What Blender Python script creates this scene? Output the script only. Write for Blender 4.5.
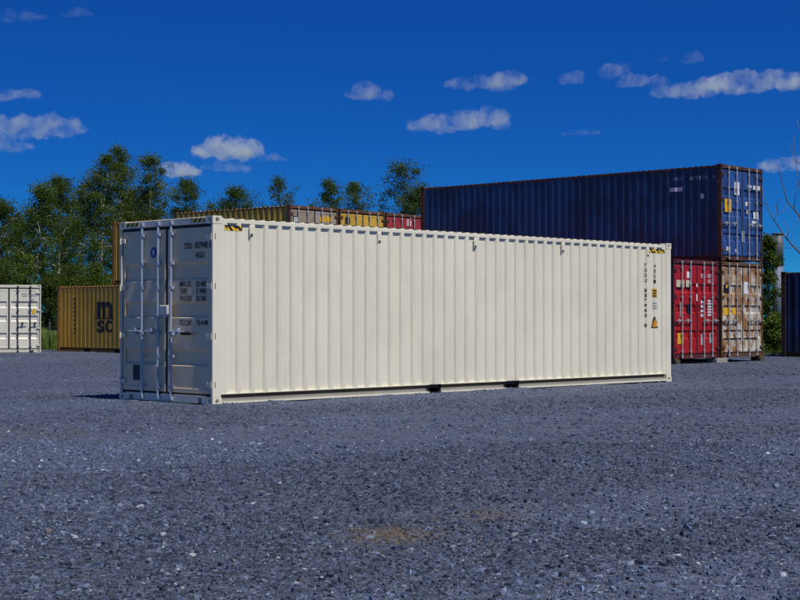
import bpy, bmesh, math, random
import numpy as np
from mathutils import Vector, Matrix
from math import radians, sin, cos, pi

# ------------------------------------------------------------------ camera, sky, sun, exposure
for o in list(bpy.data.objects): bpy.data.objects.remove(o)
S = bpy.context.scene
C = S.collection
FPX, CH, PITCH = 1502.7, 1.336, 0.0118          # focal length in pixels of an 800 wide picture, eye height, pitch up
cam = bpy.data.cameras.new('camera'); cam.sensor_width = 36; cam.lens = FPX*36/800
cam.clip_start = .1; cam.clip_end = 40000
co = bpy.data.objects.new('camera', cam); C.objects.link(co)
co.location = (0, 0, CH); co.rotation_euler = (pi/2+PITCH, 0, 0)
S.camera = co

SUN_EL = radians(60.5)
SUN_H = Vector((.673, -.7397, 0)).normalized()    # horizontal direction towards the sun
SUN = Vector((SUN_H.x*cos(SUN_EL), SUN_H.y*cos(SUN_EL), sin(SUN_EL)))
sl = bpy.data.lights.new('sun', 'SUN'); sl.energy = 4.4; sl.angle = radians(.53); sl.color = (1, .955, .87)
so = bpy.data.objects.new('sun', sl); C.objects.link(so)
so.rotation_euler = SUN.to_track_quat('Z', 'Y').to_euler(); so.location = (20, -20, 40)

S.view_settings.view_transform = 'Standard'; S.view_settings.look = 'None'
S.view_settings.exposure = 0.0; S.view_settings.gamma = 1; S.view_settings.use_curve_mapping = False
S.render.engine = 'CYCLES'
S.cycles.use_denoising = True
S.cycles.volume_bounces = 3; S.cycles.volume_step_rate = .4; S.cycles.max_bounces = 6; S.cycles.diffuse_bounces = 3; S.cycles.transparent_max_bounces = 6

class N:
    "short node-tree writer"
    def __init__(s, tree): s.t = tree; s.n = tree.nodes; s.l = tree.links
    def __call__(s, typ, ins=None, **kw):
        n = s.n.new(typ)
        for k, v in kw.items(): setattr(n, k, v)
        for k, v in (ins or {}).items(): s.set(n, k, v)
        return n
    def set(s, n, k, v):
        sock = n.inputs[k]
        if isinstance(v, bpy.types.NodeSocket): s.l.new(v, sock)
        elif isinstance(v, bpy.types.Node): s.l.new(v.outputs[0], sock)
        else: sock.default_value = v
    def math(s, op, a, b=0.0, c=None, clamp=False):
        n = s.n.new('ShaderNodeMath'); n.operation = op; n.use_clamp = clamp
        s.set(n, 0, a); s.set(n, 1, b)
        if c is not None: s.set(n, 2, c)
        return n.outputs[0]
    def mix(s, f, a, b, mode='MIX'):
        n = s.n.new('ShaderNodeMix'); n.data_type = 'RGBA'; n.blend_type = mode
        s.set(n, 0, f); s.set(n, 6, c4(a)); s.set(n, 7, c4(b)); return n.outputs[2]
    def ss(s, v, a, b, lo=0.0, hi=1.0):
        n = s.n.new('ShaderNodeMapRange'); n.interpolation_type = 'SMOOTHSTEP'
        s.set(n, 0, v); n.inputs[1].default_value = a; n.inputs[2].default_value = b
        n.inputs[3].default_value = lo; n.inputs[4].default_value = hi; return n.outputs[0]
    def ramp(s, f, stops, interp='LINEAR'):
        n = s.n.new('ShaderNodeValToRGB'); n.color_ramp.interpolation = interp
        e = n.color_ramp.elements
        while len(e) < len(stops): e.new(.5)
        for q, (p, c) in zip(e, stops): q.position = p; q.color = c4(c)
        s.set(n, 0, f); return n.outputs[0]
    def noise(s, vec, scale, detail=4, rough=.55, dim='3D', dist=0.0):
        n = s.n.new('ShaderNodeTexNoise'); n.noise_dimensions = dim
        if vec is not None: s.l.new(vec, n.inputs['Vector'])
        n.inputs['Scale'].default_value = scale; n.inputs['Detail'].default_value = detail
        n.inputs['Roughness'].default_value = rough; n.inputs['Distortion'].default_value = dist
        return n
    def mapping(s, vec, scale=(1,1,1), loc=(0,0,0)):
        n = s.n.new('ShaderNodeMapping'); s.l.new(vec, n.inputs[0])
        n.inputs['Location'].default_value = loc; n.inputs['Scale'].default_value = scale; return n.outputs[0]
def c4(v):
    if isinstance(v, (bpy.types.NodeSocket, bpy.types.Node)): return v
    return (*v, 1.0) if len(v) == 3 else v

def ray(px, py):
    x = (px-400)/FPX; u = (300-py)/FPX; c, s = cos(PITCH), sin(PITCH)
    return Vector((x, c-u*s, s+u*c))
def at(px, py, Y):                                # point seen at a picture position, Y metres ahead
    d = ray(px, py); t = Y/d.y
    return Vector((d.x*t, Y, CH+d.z*t))

# ---- world: clear deep blue sky
W_ = bpy.data.worlds.new('World'); S.world = W_; W_.use_nodes = True
w = N(W_.node_tree); w.n.clear()
sky = w('ShaderNodeTexSky', sky_type='NISHITA'); sky.sun_disc = False
sky.sun_elevation = SUN_EL; sky.sun_rotation = math.atan2(SUN_H.x, SUN_H.y)
sky.altitude = 2000; sky.air_density = .6; sky.dust_density = 0; sky.ozone_density = 10
ssep = w('ShaderNodeSeparateColor', {0: sky.outputs[0]})      # deeper, polarised blue: every channel squared over the blue one
sq = w('ShaderNodeVectorMath', {0: sky.outputs[0], 1: sky.outputs[0]}, operation='MULTIPLY')
bp = w.math('POWER', ssep.outputs[2], 1.32)
skyd = w('ShaderNodeVectorMath', {0: sq, 1: w('ShaderNodeCombineXYZ', {0: bp, 1: bp, 2: bp})}, operation='DIVIDE')
skyg = w('ShaderNodeVectorMath', {0: skyd, 1: (.34, 1.13, .98)}, operation='MULTIPLY')
bg1 = w('ShaderNodeBackground', {'Color': skyg, 'Strength': .142})
w('ShaderNodeOutputWorld', {0: bg1})
W_.cycles.sampling_method = 'MANUAL'; W_.cycles.sample_map_resolution = 1024

# ------------------------------------------------------------------ helpers
def link(name, me, mat=None, parent=None):
    o = bpy.data.objects.new(name, me); C.objects.link(o)
    if mat is not None and me is not None: me.materials.append(mat)
    if parent is not None: o.parent = parent
    return o
def tag(o, label=None, cat=None, group=None, kind=None):
    for k, v in (('label', label), ('category', cat), ('group', group), ('kind', kind)):
        if v: o[k] = v
    return o
def thing(name, label, cat, loc=(0,0,0), rz=0, group=None):
    o = link(name, None); o.location = loc; o.rotation_euler = (0, 0, rz); o.empty_display_size = .3
    return tag(o, label, cat, group)
class MB:
    def __init__(s): s.v = []; s.f = []; s.smooth = False
    def poly(s, pts):
        i = len(s.v); s.v += [tuple(p) for p in pts]; s.f.append(tuple(range(i, i+len(pts))))
    def box(s, x0, x1, y0, y1, z0, z1):
        i = len(s.v)
        s.v += [(x0,y0,z0),(x1,y0,z0),(x1,y1,z0),(x0,y1,z0),(x0,y0,z1),(x1,y0,z1),(x1,y1,z1),(x0,y1,z1)]
        s.f += [tuple(i+k for k in q) for q in ((0,3,2,1),(4,5,6,7),(0,1,5,4),(1,2,6,5),(2,3,7,6),(3,0,4,7))]; return s
    def cbox(s, x0, x1, y0, y1, z0, z1, b=.006):    # box with chamfered edges
        i = len(s.v); xs, ys, zs = (x0, x1), (y0, y1), (z0, z1); idx = {}
        for a in (0,1):
            for c in (0,1):
                for e in (0,1):
                    sx, sy, sz = (1-2*a)*b, (1-2*c)*b, (1-2*e)*b
                    for ax in range(3):
                        p = [xs[a]+sx, ys[c]+sy, zs[e]+sz]; p[ax] = (xs[a], ys[c], zs[e])[ax]
                        idx[(a,c,e,ax)] = len(s.v); s.v.append(tuple(p))
        B = (0,1)
        for ax in range(3):
            for k in B:
                q = []
                for m, n_ in ((0,0),(1,0),(1,1),(0,1)):
                    t = [0,0,0]; t[ax] = k; o_ = [j for j in range(3) if j != ax]; t[o_[0]] = m; t[o_[1]] = n_
                    q.append(idx[(*t, ax)])
                s.f.append(tuple(q if (k ^ (ax == 1)) else q[::-1]))
        for ax in range(3):
            o_ = [j for j in range(3) if j != ax]
            for m in B:
                for n_ in B:
                    t0 = [0,0,0]; t0[o_[0]] = m; t0[o_[1]] = n_; t1 = list(t0); t1[ax] = 1
                    q = [idx[(*t0,o_[0])], idx[(*t1,o_[0])], idx[(*t1,o_[1])], idx[(*t0,o_[1])]]
                    s.f.append(tuple(q))
        for a in B:
            for c in B:
                for e in B: s.f.append(tuple(idx[(a,c,e,k)] for k in range(3)))
        return s
    def tube(s, pts, rad, n=8, cap=True):
        pts = [Vector(p) for p in pts]
        if not hasattr(rad, '__len__'): rad = [rad]*len(pts)
        base = len(s.v)
        for k, p in enumerate(pts):
            d = (pts[min(k+1, len(pts)-1)]-pts[max(k-1, 0)]).normalized()
            a = d.cross(Vector((0,0,1)) if abs(d.z) < .9 else Vector((1,0,0))).normalized(); b = d.cross(a)
            for j in range(n):
                t = 2*pi*j/n; s.v.append(tuple(p+(a*cos(t)+b*sin(t))*rad[k]))
        for k in range(len(pts)-1):
            for j in range(n):
                s.f.append((base+k*n+j, base+k*n+(j+1)%n, base+(k+1)*n+(j+1)%n, base+(k+1)*n+j))
        if cap:
            s.f.append(tuple(base+j for j in range(n))[::-1]); s.f.append(tuple(base+(len(pts)-1)*n+j for j in range(n)))
        return s
    def sheet(s, prof, e0, e1, mk):                 # profile of (t, depth) extruded from e0 to e1; mk(t, depth, e) -> point
        base = len(s.v)
        for t, d in prof: s.v += [tuple(mk(t, d, e0)), tuple(mk(t, d, e1))]
        for k in range(len(prof)-1): s.f.append((base+2*k, base+2*k+2, base+2*k+3, base+2*k+1))
        return s
    def hole_face(s, o, u, v, n, wd, ht, rx, ry, depth):
        o, u, v, n = Vector(o), Vector(u), Vector(v), Vector(n); base = len(s.v); K = 12
        out = []
        for (ax, ay), (bx, by) in zip(((-1,-1),(1,-1),(1,1),(-1,1)), ((1,-1),(1,1),(-1,1),(-1,-1))):
            for t in (0, 1/3, 2/3): out.append((ax+(bx-ax)*t, ay+(by-ay)*t))
        for x, y in out: s.v.append(tuple(o+u*(x*wd/2)+v*(y*ht/2)))
        for dd in (0, depth):
            for x, y in out:
                a = math.atan2(y, x); s.v.append(tuple(o+u*(cos(a)*rx)+v*(sin(a)*ry)-n*dd))
        for r in (0, 1):
            for k in range(K):
                s.f.append((base+r*K+k, base+r*K+(k+1)%K, base+(r+1)*K+(k+1)%K, base+(r+1)*K+k))
        s.f.append(tuple(base+2*K+k for k in range(K))); return s
    def mesh(s, name='m'):
        me = bpy.data.meshes.new(name); me.from_pydata(s.v, [], s.f); me.update()
        if s.smooth: me.polygons.foreach_set('use_smooth', [True]*len(me.polygons))
        return me
    def build(s, name, mat, parent=None): return link(name, s.mesh(name), mat, parent)

def fast_mesh(name, verts, faces, k, attrs=None, flat=False):   # faces: (n, k) array
    me = bpy.data.meshes.new(name); n = len(faces)
    me.vertices.add(len(verts)); me.vertices.foreach_set('co', np.ascontiguousarray(verts, np.float32).ravel())
    me.loops.add(n*k); me.loops.foreach_set('vertex_index', np.ascontiguousarray(faces, np.int32).ravel())
    me.polygons.add(n); me.polygons.foreach_set('loop_start', np.arange(0, n*k, k, dtype=np.int32))
    for nm, arr in (attrs or {}).items():
        if arr.ndim == 2:
            a = me.attributes.new(nm, 'FLOAT_COLOR', 'POINT'); a.data.foreach_set('color', np.ascontiguousarray(arr, np.float32).ravel())
        else:
            a = me.attributes.new(nm, 'FLOAT', 'POINT'); a.data.foreach_set('value', np.ascontiguousarray(arr, np.float32))
    if flat: me.attributes.new('sharp_face', 'BOOLEAN', 'FACE').data.foreach_set('value', np.ones(n, bool))
    me.update(calc_edges=True); return me

# ---- letter shapes, made while the scene is still empty
_txt = {}
def letters(s, bold=0.0):
    k = (s, bold)
    if k not in _txt:
        cu = bpy.data.curves.new('t', 'FONT'); cu.body = s; cu.size = 1; cu.offset = bold; cu.resolution_u = 3
        o = bpy.data.objects.new('t', cu); C.objects.link(o)
        dg = bpy.context.evaluated_depsgraph_get(); me = bpy.data.meshes.new_from_object(o.evaluated_get(dg))
        V = np.array([v.co[:2] for v in me.vertices]); F = [tuple(p.vertices) for p in me.polygons]
        bpy.data.objects.remove(o); bpy.data.curves.remove(cu); bpy.data.meshes.remove(me)
        mn, mx = V.min(0), V.max(0); _txt[k] = ((V-mn)/(mx-mn), F)
    return _txt[k]
for s_ in ('m', 'S', 'C', *'TDU8379405G1M2'): letters(s_, .045 if s_ in 'mSC' else .012)

# ------------------------------------------------------------------ materials
def newmat(name):
    m = bpy.data.materials.new(name); m.use_nodes = True; g = N(m.node_tree); g.n.clear()
    return m, g
def finish(g, bsdf): g('ShaderNodeOutputMaterial', {0: bsdf})
def paint(name, base, rough=.5, rust=0.0, var=.12, dirt=.15, fade=None, seed=0, streak=1.0, metallic=0.0, rcol=None):
    "weathered container paint; rust 0..1 is how much of it has come through"
    m, g = newmat(name); tc = g('ShaderNodeTexCoord').outputs['Object']
    p = g.mapping(tc, loc=(seed*3.7, seed*1.9, seed*2.3))
    ps = g.mapping(tc, (4.5, 4.5, .45*streak), (seed*1.7, seed, seed*.7))
    n1 = g.noise(p, .9, 5, .6); n2 = g.noise(ps, 1.6, 6, .65); n3 = g.noise(p, 14, 5, .6)
    col = g.mix(g.ss(n1.outputs[0], .3, .7), tuple(c*(1-var) for c in base), tuple(min(1, c*(1+var)) for c in base))
    if fade: col = g.mix(g.math('MULTIPLY', g.ss(n1.outputs[0], .42, .62), .75), col, fade)
    grime = g.math('MULTIPLY', g.ss(n2.outputs[0], .48, .8), dirt)
    col = g.mix(grime, col, (.10, .085, .065))
    r = rough
    if rust > 0:
        q = g.math('ADD', g.math('MULTIPLY', n2.outputs[0], .35), g.math('ADD', g.math('MULTIPLY', n3.outputs[0], .25), g.math('MULTIPLY', g.noise(p, 2.6, 5, .6).outputs[0], .4)))
        t = .66-.24*rust
        mask = g.ss(q, t, t+.07)
        rc_ = g.ramp(n3.outputs[0], rcol or [(.3, (.028, .012, .009)), (.5, (.085, .034, .016)), (.72, (.27, .115, .035))])
        col = g.mix(mask, col, rc_); r = g.math('ADD', g.math('MULTIPLY', mask, .35), rough, clamp=True)
    b1 = g('ShaderNodeBump', {'Strength': .22, 'Distance': .02, 'Height': g.noise(p, 1.7, 3, .5).outputs[0]})
    b2 = g('ShaderNodeBump', {'Strength': .12, 'Distance': .003, 'Height': n3.outputs[0], 'Normal': b1})
    finish(g, g('ShaderNodeBsdfPrincipled', {'Base Color': col, 'Roughness': r, 'Metallic': metallic, 'Normal': b2}))
    return m
def plain(name, base, rough=.6, metallic=0.0, var=.1):
    m, g = newmat(name); tc = g('ShaderNodeTexCoord').outputs['Object']
    n = g.noise(tc, 11, 5, .6)
    col = g.mix(n.outputs[0], tuple(c*(1-var) for c in base), tuple(c*(1+var) for c in base))
    finish(g, g('ShaderNodeBsdfPrincipled', {'Base Color': col, 'Roughness': rough, 'Metallic': metallic})); return m
def stripes(name):                                  # yellow and black hazard tape
    m, g = newmat(name); tc = g('ShaderNodeTexCoord').outputs['Object']
    s = g('ShaderNodeSeparateXYZ', {0: tc})
    t = g.math('ADD', g.math('ADD', s.outputs[0], s.outputs[1]), s.outputs[2])
    f = g.math('FRACT', g.math('MULTIPLY', t, 8.5))
    col = g.mix(g.math('GREATER_THAN', f, .5), (.82, .52, .02), (.012, .012, .012))
    finish(g, g('ShaderNodeBsdfPrincipled', {'Base Color': col, 'Roughness': .45})); return m
def leafmat(name, a, b, c, trans=.28):
    m, g = newmat(name)
    at_ = g('ShaderNodeAttribute', attribute_name='tint').outputs['Fac']
    col = g.ramp(at_, [(0, a), (.55, b), (1, c)])
    d = g('ShaderNodeBsdfPrincipled', {'Base Color': col, 'Roughness': .7, 'Specular IOR Level': .12})
    t = g('ShaderNodeBsdfTranslucent', {'Color': g.mix(.5, col, (.16, .22, .02))})
    finish(g, g('ShaderNodeMixShader', {0: trans, 1: d, 2: t})); return m
def barkmat(name, a, b, scale=6):
    m, g = newmat(name); tc = g('ShaderNodeTexCoord').outputs['Object']
    n = g.noise(g.mapping(tc, (1, 1, .5)), scale, 5, .65)
    col = g.ramp(n.outputs[0], [(.35, b), (.55, a)])
    finish(g, g('ShaderNodeBsdfPrincipled', {'Base Color': col, 'Roughness': .85,
        'Normal': g('ShaderNodeBump', {'Strength': .4, 'Distance': .02, 'Height': n.outputs[0]})})); return m

M = {}
M['galv'] = plain('galvanised steel', (.42, .48, .58), .42, .3)
M['galv_old'] = plain('dull steel', (.42, .42, .42), .55, .2, .25)
M['black'] = plain('black rubber', (.012, .012, .014), .6)
M['ink'] = plain('black lettering', (.012, .013, .017), .6)
M['white_ink'] = plain('white lettering', (.62, .62, .64), .6)
M['dark'] = plain('dark steel', (.025, .025, .03), .7)
M['yellow'] = plain('yellow sticker', (.72, .42, .02), .5)
M['orange'] = plain('amber sticker', (.72, .30, .02), .5)
M['cream_st'] = plain('cream sticker', (.55, .50, .36), .6)
M['white_st'] = plain('white sticker', (.70, .71, .74), .55)
M['bluelogo'] = plain('blue roundel print', (.02, .05, .30), .5)
M['navy_st'] = plain('navy sticker', (.010, .014, .035), .5)
M['hazard'] = stripes('hazard tape')
M['concrete'] = plain('concrete', (.30, .29, .27), .9, 0, .25)
M['timber'] = plain('weathered timber', (.07, .055, .04), .9, 0, .3)
M['lockbox'] = plain('pale lock box paint', (.62, .60, .54), .45)

# ------------------------------------------------------------------ ground
def g_height(x, y):
    r = np.random.RandomState(3); z = 0
    for k in range(16):
        wl = .45*1.22**k; a = r.rand()*2*pi; ph = r.rand()*2*pi
        z = z + .0013*wl**.55*np.sin((x*cos(a)+y*sin(a))*2*pi/wl+ph)
    ux, uy = sin(.777), cos(.777); dx, dy = x+2.85, y-22.864        # grit pushed up along the foot of the cream container
    u = dx*ux+dy*uy; v = dx*uy-dy*ux
    heap = np.clip(np.sin(u*2.1)+np.sin(u*5.3+1)*.7+np.sin(u*.8+2), 0, 2)*.016*np.exp(-((v-.02)/.11)**2)*(u > -.2)*(u < 12.4)
    return z+.002+heap
def fines(x, y):                                     # compacted lanes and patches where fine grit shows between the chips
    r = np.random.RandomState(8); v = 0
    for k in range(9):
        wl = (.9, 1.3, 1.9, 2.6, 3.5, 4.8, 6.5, 9, 13)[k]; a = .5+r.randn()*.75; ph = r.rand()*2*pi
        v = v+wl**.4*np.sin((x*cos(a)+y*sin(a)*.8)*2*pi/wl+ph+1.2*np.sin((x*.7-y*.5)/wl*2.1+ph))
    return 1/(1+np.exp(-v/1.7))
def yard_material():
    m, g = newmat('slate gravel'); tc = g('ShaderNodeTexCoord').outputs['Object']
    big = g.noise(tc, .22, 5, .6); mid = g.noise(g.mapping(tc, (1.0, .6, 1)), 1.3, 5, .65)
    fine = g.noise(tc, 60, 4, .7)
    v1 = g('ShaderNodeTexVoronoi', {'Vector': tc, 'Scale': 52.0}); v2 = g('ShaderNodeTexVoronoi', {'Vector': tc, 'Scale': 19.0})
    s1 = g('ShaderNodeSeparateColor', {0: v1.outputs['Color']}); s2 = g('ShaderNodeSeparateColor', {0: v2.outputs['Color']})
    rnd = g.math('ADD', g.math('MULTIPLY', s1.outputs[0], .6), g.math('MULTIPLY', s2.outputs[1], .4))
    col = g.ramp(rnd, [(.10, (.012, .016, .028)), (.38, (.050, .065, .113)), (.62, (.096, .122, .198)), (.84, (.17, .20, .29)), (.95, (.34, .37, .44))])
    col = g.mix(g.math('MULTIPLY', g.ss(mid.outputs[0], .35, .7), .22), col, (.080, .102, .160))
    fa = g('ShaderNodeAttribute', attribute_name='fines').outputs['Fac']
    col = g.mix(g.ss(big.outputs[0], .38, .66, 0, .35), col, (.070, .080, .115))
    grit = g.mix(g.math('MULTIPLY', fine.outputs[0], g.math('ADD', s1.outputs[2], .5)), (.034, .044, .078), (.175, .212, .310))
    col = g.mix(g.math('MULTIPLY', g.ss(fa, .35, .95), .34), col, grit)
    col = g.mix(g.ss(fine.outputs[0], .3, .7, .25, 0), col, (.02, .023, .032))
    sp = g('ShaderNodeSeparateXYZ', {0: tc})          # two sandy stains
    for cx, cy, rx, ry, s in ((-.05, 9.25, .40, .55, .9), (.62, 10.2, .36, .5, .55), (-4.6, 17.5, 2.2, 1.0, .18)):
        u = g.math('MULTIPLY', g.math('SUBTRACT', sp.outputs[0], cx), 1/rx); v = g.math('MULTIPLY', g.math('SUBTRACT', sp.outputs[1], cy), 1/ry)
        r = g.math('SQRT', g.math('MULTIPLY_ADD', u, u, g.math('MULTIPLY', v, v)))
        k = g.ss(g.math('SUBTRACT', g.math('ADD', r, g.math('MULTIPLY', fine.outputs[0], 1.1)), g.math('MULTIPLY', mid.outputs[0], 1.0)), .25, .85, s, 0)
        col = g.mix(k, col, (.135, .102, .070))
    hgt = g.math('ADD', g.math('MULTIPLY', v1.outputs['Distance'], -.6), g.math('MULTIPLY', fine.outputs[0], .5))
    hgt = g.math('ADD', hgt, g.math('MULTIPLY', s2.outputs[0], .9))
    b = g('ShaderNodeBump', {'Strength': 1.0, 'Distance': .028, 'Height': hgt})
    finish(g, g('ShaderNodeBsdfPrincipled', {'Base Color': col, 'Roughness': .82, 'Normal': b})); return m
def grass_material():
    m, g = newmat('rough grass'); tc = g('ShaderNodeTexCoord').outputs['Object']
    a = g.noise(tc, .5, 5, .6); b = g.noise(tc, 9, 4, .7)
    col = g.ramp(g.math('ADD', g.math('MULTIPLY', a.outputs[0], .5), g.math('MULTIPLY', b.outputs[0], .5)),
        [(.3, (.030, .055, .012)), (.5, (.065, .110, .020)), (.7, (.12, .16, .035))])
    finish(g, g('ShaderNodeBsdfPrincipled', {'Base Color': col, 'Roughness': .9,
        'Normal': g('ShaderNodeBump', {'Strength': .6, 'Distance': .05, 'Height': b.outputs[0]})})); return m
M['grass'] = grass_material(); M['yard'] = yard_material()
def edge_y(x): return 63.5+.35*np.sin(x*.31)+.25*np.sin(x*.83+1)   # where the gravel ends behind
def bank(x, y):
    t = np.clip((y-64.5)/17, 0, 1); return -.05+1.15*t*t*(3-2*t)
def ground():
    ys = np.concatenate([np.linspace(-400, -20, 8), np.linspace(-10, 60, 12), np.linspace(62, 100, 40), np.geomspace(105, 14000, 30)])
    xs = np.concatenate([-np.geomspace(14000, 60, 24), np.linspace(-55, 55, 60), np.geomspace(60, 14000, 24)])
    X, Y = np.meshgrid(xs, ys); Z = bank(X, Y)+np.where(Y > 64, .06*np.sin(X*.9)*np.cos(Y*.7), 0)
    V = np.stack([X, Y, Z], -1).reshape(-1, 3); nx = len(xs); ny = len(ys)
    i = (np.arange(ny-1)[:, None]*nx+np.arange(nx-1)).ravel()
    o = link('ground', fast_mesh('ground', V, np.stack([i, i+1, i+nx+1, i+nx], 1), 4), M['grass'])
    o.data.polygons.foreach_set('use_smooth', [True]*len(o.data.polygons)); tag(o, kind='structure')
    ty = np.concatenate([np.linspace(-15, 4, 12), np.linspace(4.2, 20, 120), np.linspace(20.2, 34, 130), np.linspace(34.4, 66, 60)])
    tx = np.concatenate([np.linspace(-70, -9, 40), np.linspace(-8.9, 8.9, 190), np.linspace(9, 70, 40)])
    X, T = np.meshgrid(tx, ty); lim = edge_y(X); Y = np.where(T > 50, 50+(T-50)*(lim-50)/16, T)
    Z = g_height(X, Y); e = np.clip((T-64.5)/1.5, 0, 1); Z = Z-e*.09
    V = np.stack([X, Y, Z], -1).reshape(-1, 3); nx = len(tx); ny = len(ty); fn = fines(X, Y).ravel()
    i = (np.arange(ny-1)[:, None]*nx+np.arange(nx-1)).ravel()
    o = link('gravel_yard', fast_mesh('yard', V, np.stack([i, i+1, i+nx+1, i+nx], 1), 4, {'fines': fn}), M['yard']); tag(o, kind='structure')
    o.data.polygons.foreach_set('use_smooth', [True]*len(o.data.polygons))
ground()

def stone_material():
    m, g = newmat('slate chips')
    col = g('ShaderNodeAttribute', attribute_name='Col').outputs['Color']; tc = g('ShaderNodeTexCoord').outputs['Object']
    n = g.noise(tc, 90, 3, .6); col = g.mix(g.math('MULTIPLY', n.outputs[0], .45), col, (.03, .035, .05))
    finish(g, g('ShaderNodeBsdfPrincipled', {'Base Color': col, 'Roughness': .62})); return m
def stones():
    R = np.random.RandomState(11); bands = []
    for d0, d1, cnt, med, sg in ((5.2, 10, 97000, .0079, .50), (10, 16, 84000, .0094, .46), (16, 28, 56000, .0128, .44), (28, 60, 20000, .025, .4)):
        y = np.sqrt(R.rand(cnt)*(d1**2-d0**2)+d0**2); x = (R.rand(cnt)-.5)*2*(.285*y+1.4)
        s = np.clip(med*np.exp(R.randn(cnt)*sg), .0035, .030); bands.append((x, y, s))
    x, y, s = (np.concatenate(k) for k in zip(*bands)); keep = (y < edge_y(x)-.3) & (R.rand(len(x)) > .46*fines(x, y)**1.4)
    x, y, s = x[keep], y[keep], s[keep]
    pal = np.array([(.008,.011,.019),(.025,.033,.058),(.052,.068,.118),(.086,.111,.186),(.135,.170,.270),(.24,.285,.39),(.58,.60,.63),(.15,.112,.085),(.34,.30,.25)])
    pr = np.array([.20,.19,.20,.19,.14,.07,.009,.006,.002]); pr /= pr.sum(); mat = stone_material()
    pos = []; fac = []; cols = []; off = 0
    for K in (3, 4, 5):
        m = R.choice(3, len(x), p=(.45, .4, .15)) == K-3
        X, Y, s_ = x[m], y[m], s[m]; n = len(X)
        rot = R.rand(n)*2*pi; el_ = .45+.5*R.rand(n); hh = s_*(.18+.52*R.rand(n)**1.4); tilt = (R.rand(n, 2)-.5)*1.3
        V = np.zeros((n, 2*K, 3))
        for j in range(K):
            ang = 2*pi*j/K+(R.rand(n)-.5)*3.6/K; rr = .85+.55*R.rand(n)
            lx = np.cos(ang)*rr*s_; ly = np.sin(ang)*rr*s_*el_; t = .55+.38*R.rand(n)
            for lay, q in ((0, 1.0), (1, t)):
                px = lx*q; py = ly*q
                V[:, lay*K+j, 0] = px*np.cos(rot)-py*np.sin(rot); V[:, lay*K+j, 1] = px*np.sin(rot)+py*np.cos(rot)
                V[:, lay*K+j, 2] = (hh*(.8+.4*R.rand(n)) if lay else -hh*.6)+(px*tilt[:, 0]+py*tilt[:, 1])*.6
        V[:, :, 0] += X[:, None]; V[:, :, 1] += Y[:, None]; V[:, :, 2] += (g_height(X, Y)+hh*.05)[:, None]
        b0 = off+np.arange(n)[:, None]*2*K
        for j in range(K): fac.append(np.concatenate([b0+j, b0+(j+1) % K, b0+K+(j+1) % K, b0+K+j], 1))
        top = [K, K+1, K+2, K+3] if K > 3 else None
        if K == 3: tri_ = np.concatenate([b0+3, b0+4, b0+5], 1)
        elif K == 4: fac.append(np.concatenate([b0+k for k in top], 1))
        else: fac.append(np.concatenate([b0+k for k in (5, 6, 7, 8)], 1)); tri5 = np.concatenate([b0+5, b0+8, b0+9], 1)
        c = pal[R.choice(9, n, p=pr)]*(.75+.5*R.rand(n))[:, None]
        patch = .95+.20*np.sin(X*1.1+np.sin(Y*.7)*1.5)*np.sin(Y*.45+.6+np.sin(X*.8)); c = c*patch[:, None]*(.68+.68*fines(X, Y))[:, None]
        sand = np.exp(-(((X+.05)/.30)**2+((Y-9.25)/.42)**2))+.45*np.exp(-(((X-.62)/.3)**2+((Y-10.2)/.45)**2)); sand = np.clip(sand, 0, 1)*.9
        hit_ = R.rand(n) < sand*1.05; c[hit_] = np.array((.150,.110,.068))*(.45+.9*R.rand(hit_.sum()))[:, None]
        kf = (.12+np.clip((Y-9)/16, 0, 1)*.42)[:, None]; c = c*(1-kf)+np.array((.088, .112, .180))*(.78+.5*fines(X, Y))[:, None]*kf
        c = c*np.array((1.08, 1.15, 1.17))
        cc = np.ones((n, 2*K, 4)); cc[:, :, :3] = c[:, None, :]; cols.append(cc.reshape(-1, 4)); pos.append(V.reshape(-1, 3)); off += n*2*K
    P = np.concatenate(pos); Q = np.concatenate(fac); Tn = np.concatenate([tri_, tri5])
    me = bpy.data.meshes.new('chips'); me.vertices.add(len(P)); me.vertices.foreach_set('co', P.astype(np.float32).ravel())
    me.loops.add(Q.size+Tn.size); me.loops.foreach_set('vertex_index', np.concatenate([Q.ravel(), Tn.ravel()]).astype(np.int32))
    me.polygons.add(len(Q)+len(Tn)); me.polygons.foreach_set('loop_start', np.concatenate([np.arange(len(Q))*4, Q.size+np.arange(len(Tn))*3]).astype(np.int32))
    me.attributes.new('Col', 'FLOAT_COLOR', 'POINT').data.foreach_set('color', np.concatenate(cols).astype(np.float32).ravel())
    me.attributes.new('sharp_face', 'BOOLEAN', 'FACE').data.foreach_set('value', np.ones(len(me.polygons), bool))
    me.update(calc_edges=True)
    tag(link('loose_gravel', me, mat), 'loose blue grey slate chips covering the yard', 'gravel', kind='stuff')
stones()

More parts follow.
